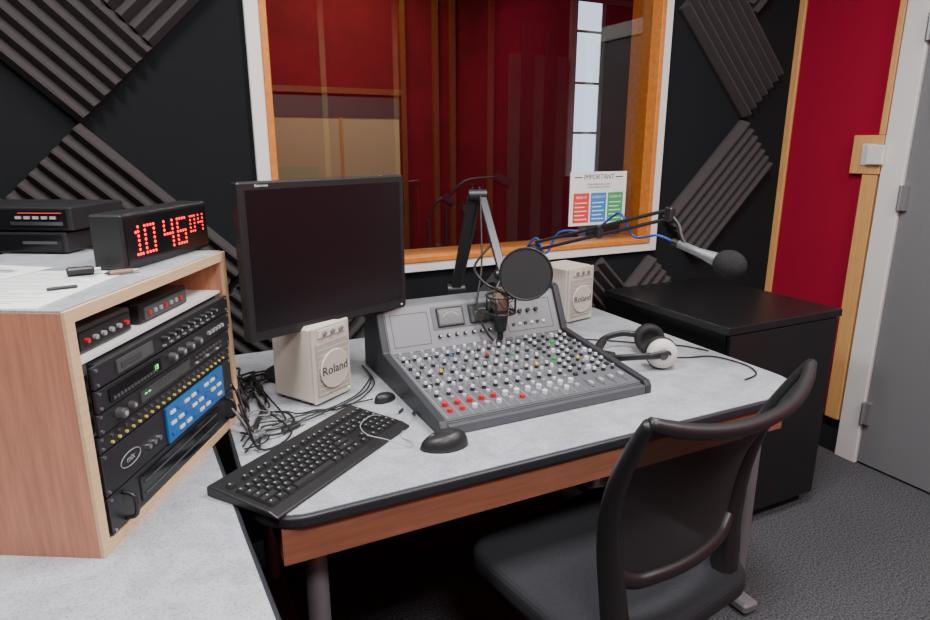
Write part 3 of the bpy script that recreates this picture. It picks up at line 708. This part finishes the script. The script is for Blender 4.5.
paths=[[(.12,1.38),(.15,1.42),(.21,1.44),(.26,1.46),(.31,1.475),(.37,1.49),(.44,1.53),(.50,1.60),(.52,1.70)],
[(.12,1.41),(.16,1.47),(.22,1.48),(.27,1.455),(.33,1.47),(.40,1.52),(.47,1.58),(.51,1.66),(.52,1.78)],
[(.125,1.45),(.17,1.40),(.22,1.41),(.25,1.46),(.24,1.51),(.20,1.55),(.19,1.62),(.21,1.72)],
[(.12,1.36),(.155,1.355),(.18,1.40),(.16,1.46),(.19,1.52),(.24,1.53),(.27,1.50),(.31,1.49),(.35,1.50),(.44,1.56),(.50,1.64)],
[(.13,1.50),(.17,1.55),(.22,1.52),(.235,1.47),(.19,1.43),(.15,1.45),(.14,1.50),(.16,1.58),(.18,1.7)],
[(.12,1.34),(.145,1.37),(.21,1.46),(.28,1.485),(.35,1.48),(.41,1.50),(.465,1.505)]]
for i,pp in enumerate(paths):
    b.tube([(x,y,z+.001+(.006 if k%3==1 else 0)+i*.0007) for k,(x,y) in enumerate(pp)],.0022 if i!=2 else .0032,"cable_black" if i!=4 else "cable_grey",6)
b.box((.235,1.425,z+.004),(.05,.014,.010),"black_plastic",(0,0,.5),bev=.002); b.box((.265,1.441,z+.004),(.016,.010,.006),"metal",(0,0,.5))
b.box((.16,1.40,z+.012),(.04,.012,.012),"metal_grey",(0,.2,.9),bev=.002)
b.obj("cable_bundle")
b=B(); z=DZ+.003
b.tube([(.50,1.40,z+.002),(.46,1.39,z+.006),(.41,1.345,z+.033),(.37,1.30,z+.036),(.37,1.25,z+.034),(.41,1.235,z+.02),(.455,1.215,z+.001),(.47,1.235,z),(.46,1.28,z),(.50,1.33,z),(.53,1.37,z)],.0011,"knob_grey",6); b.cyl((.50,1.40,z+.002),(.515,1.415,z+.002),.0035,"knob_dark"); b.cyl((.53,1.37,z+.001),(.532,1.385,z+.001),.0035,"knob_dark"); b.obj("earphone_cable")
b=B(); z=DZ+.004; b.tube([(1.44,1.42,z),(1.48,1.40,z),(1.56,1.37,z),(1.585,1.27,z),(1.55,1.20,z),(1.48,1.18,z)],.0025,"cable_black",6)
b.tube([(1.22,1.83,z),(1.26,1.74,z),(1.36,1.66,z),(1.45,1.58,z),(1.55,1.50,z),(1.59,1.42,z)],.0025,"cable_black",6); b.obj("headphone_cable")
# ------------------------------------------------------------------ office chair
e=empty("office_chair",(.872,.992,0),math.radians(9))
b=B(); b.prism(rrect(-.26,-.22,.25,.25,(.09,.09,.07,.07)),.425,.485,"chair_fabric"); b.obj("seat",parent=e,bevel=.022,seg=4)
b=B(); b.cyl((0,0,.10),(0,0,.40),.028,"black_plastic"); b.cyl((0,0,.25),(0,0,.424),.018,"metal"); b.box((0,0,.405),(.22,.22,.03),"black_plastic",bev=.008)
for i in range(5):
    a=i*2*math.pi/5+.3; c,s_=math.cos(a),math.sin(a)
    b.tube([(.03*c,.03*s_,.115),(.16*c,.16*s_,.10),(.29*c,.29*s_,.075)],[.024,.020,.014],"black_plastic",8,4)
    for o in(-1,1): b.cyl((.29*c-s_*o*.022,.29*s_+c*o*.022,.03),(.29*c-s_*o*.006,.29*s_+c*o*.006,.03),.03,"rubber")
    b.cyl((.29*c,.29*s_,.03),(.29*c,.29*s_,.08),.007,"metal")
b.obj("base",parent=e)
def back(u,v,off=0):
    w=.190+.060*v**.9
    z=.595+.350*v+ .038*(abs(u)**2.5)*v
    y=-.19-.105*v-.02*v*v + .055*u*u*(.6+.4*v) + .03*math.sin(v*math.pi)
    return Vector((u*w,y+off,z))
b=B(); nu,nv=16,14; vs=[back(-1+2*i/nu,j/nv) for j in range(nv+1) for i in range(nu+1)]
fs=[[j*(nu+1)+i,j*(nu+1)+i+1,(j+1)*(nu+1)+i+1,(j+1)*(nu+1)+i] for j in range(nv) for i in range(nu)]
b.add(vs,fs,"chair_mesh",True); b.obj("mesh_back",parent=e)
b=B()
rads=[.028,.026,.024,.022,.020,.018,.016,.014,.011]
for sg in(-1,1):
    low=[Vector((sg*.135,-.10,.41)),Vector((sg*.16,-.165,.44)),Vector((sg*.182,-.165,.51))]
    b.tube(low+[back(sg,v/8) for v in range(0,9)],[.020,.028,.030]+rads,"black_plastic",8,4,flat=((0,1,0),1.0))
b.tube([back(-1,1)]+[back(u/6,1) for u in range(-5,6)]+[back(1,1)],[.011]+[.013]*11+[.011],"black_plastic",8,3,flat=((0,1,0),1.1)) 
b.tube([back(-1,.06)]+[back(u/4,.0)+Vector((0,0,-.01*(1-(u/4)**2))) for u in range(-3,4)]+[back(1,.06)],[.018]+[.016]*7+[.018],"black_plastic",8,3,flat=((0,1,0),1.1))
b.tube([(-.15,-.12,.408),(0,-.14,.406),(.15,-.12,.408)],.018,"black_plastic",8,4)
b.obj("back_frame",parent=e)
# ------------------------------------------------------------------ lights
def area(name,loc,sx,sy,power,rot=(0,0,0),col=(1,1,1)):
    l=D.lights.new(name,'AREA'); l.shape='RECTANGLE'; l.size=sx; l.size_y=sy; l.energy=power; l.color=col
    o=D.objects.new(name,l); bpy.context.scene.collection.objects.link(o); o.location=loc; o.rotation_euler=rot; return o
for i,(x,y) in enumerate(((.2,-.5),(1.2,.9),(2.0,-.4),(-.4,1.0))):
    b=B(); b.b2((x-.3,y-.3,CH-.02),(x+.3,y+.3,CH-.0005),"white_paint"); b.b2((x-.27,y-.27,CH-.024),(x+.27,y+.27,CH-.0205),"light_panel"); b.obj("ceiling_light_panel")
    area("ceiling_lamp",(x,y,CH-.03),.56,.56,42,col=(1,.99,.98))
area("booth_lamp",(1.2,4.0,2.7),1.0,.4,17,col=(1,.85,.65))
w=D.worlds.new("world"); bpy.context.scene.world=w; w.use_nodes=True
w.node_tree.nodes["Background"].inputs[0].default_value=(.8,.85,1,1); w.node_tree.nodes["Background"].inputs[1].default_value=.3
# ------------------------------------------------------------------ camera
c=D.cameras.new("camera"); c.sensor_width=36; c.lens=630/930*36; c.clip_start=.02
o=D.objects.new("camera",c); bpy.context.scene.collection.objects.link(o)
o.location=(0,0,1.41); o.rotation_euler=(math.pi/2-math.atan(165/630),0,-math.radians(26.1))
bpy.context.scene.camera=o
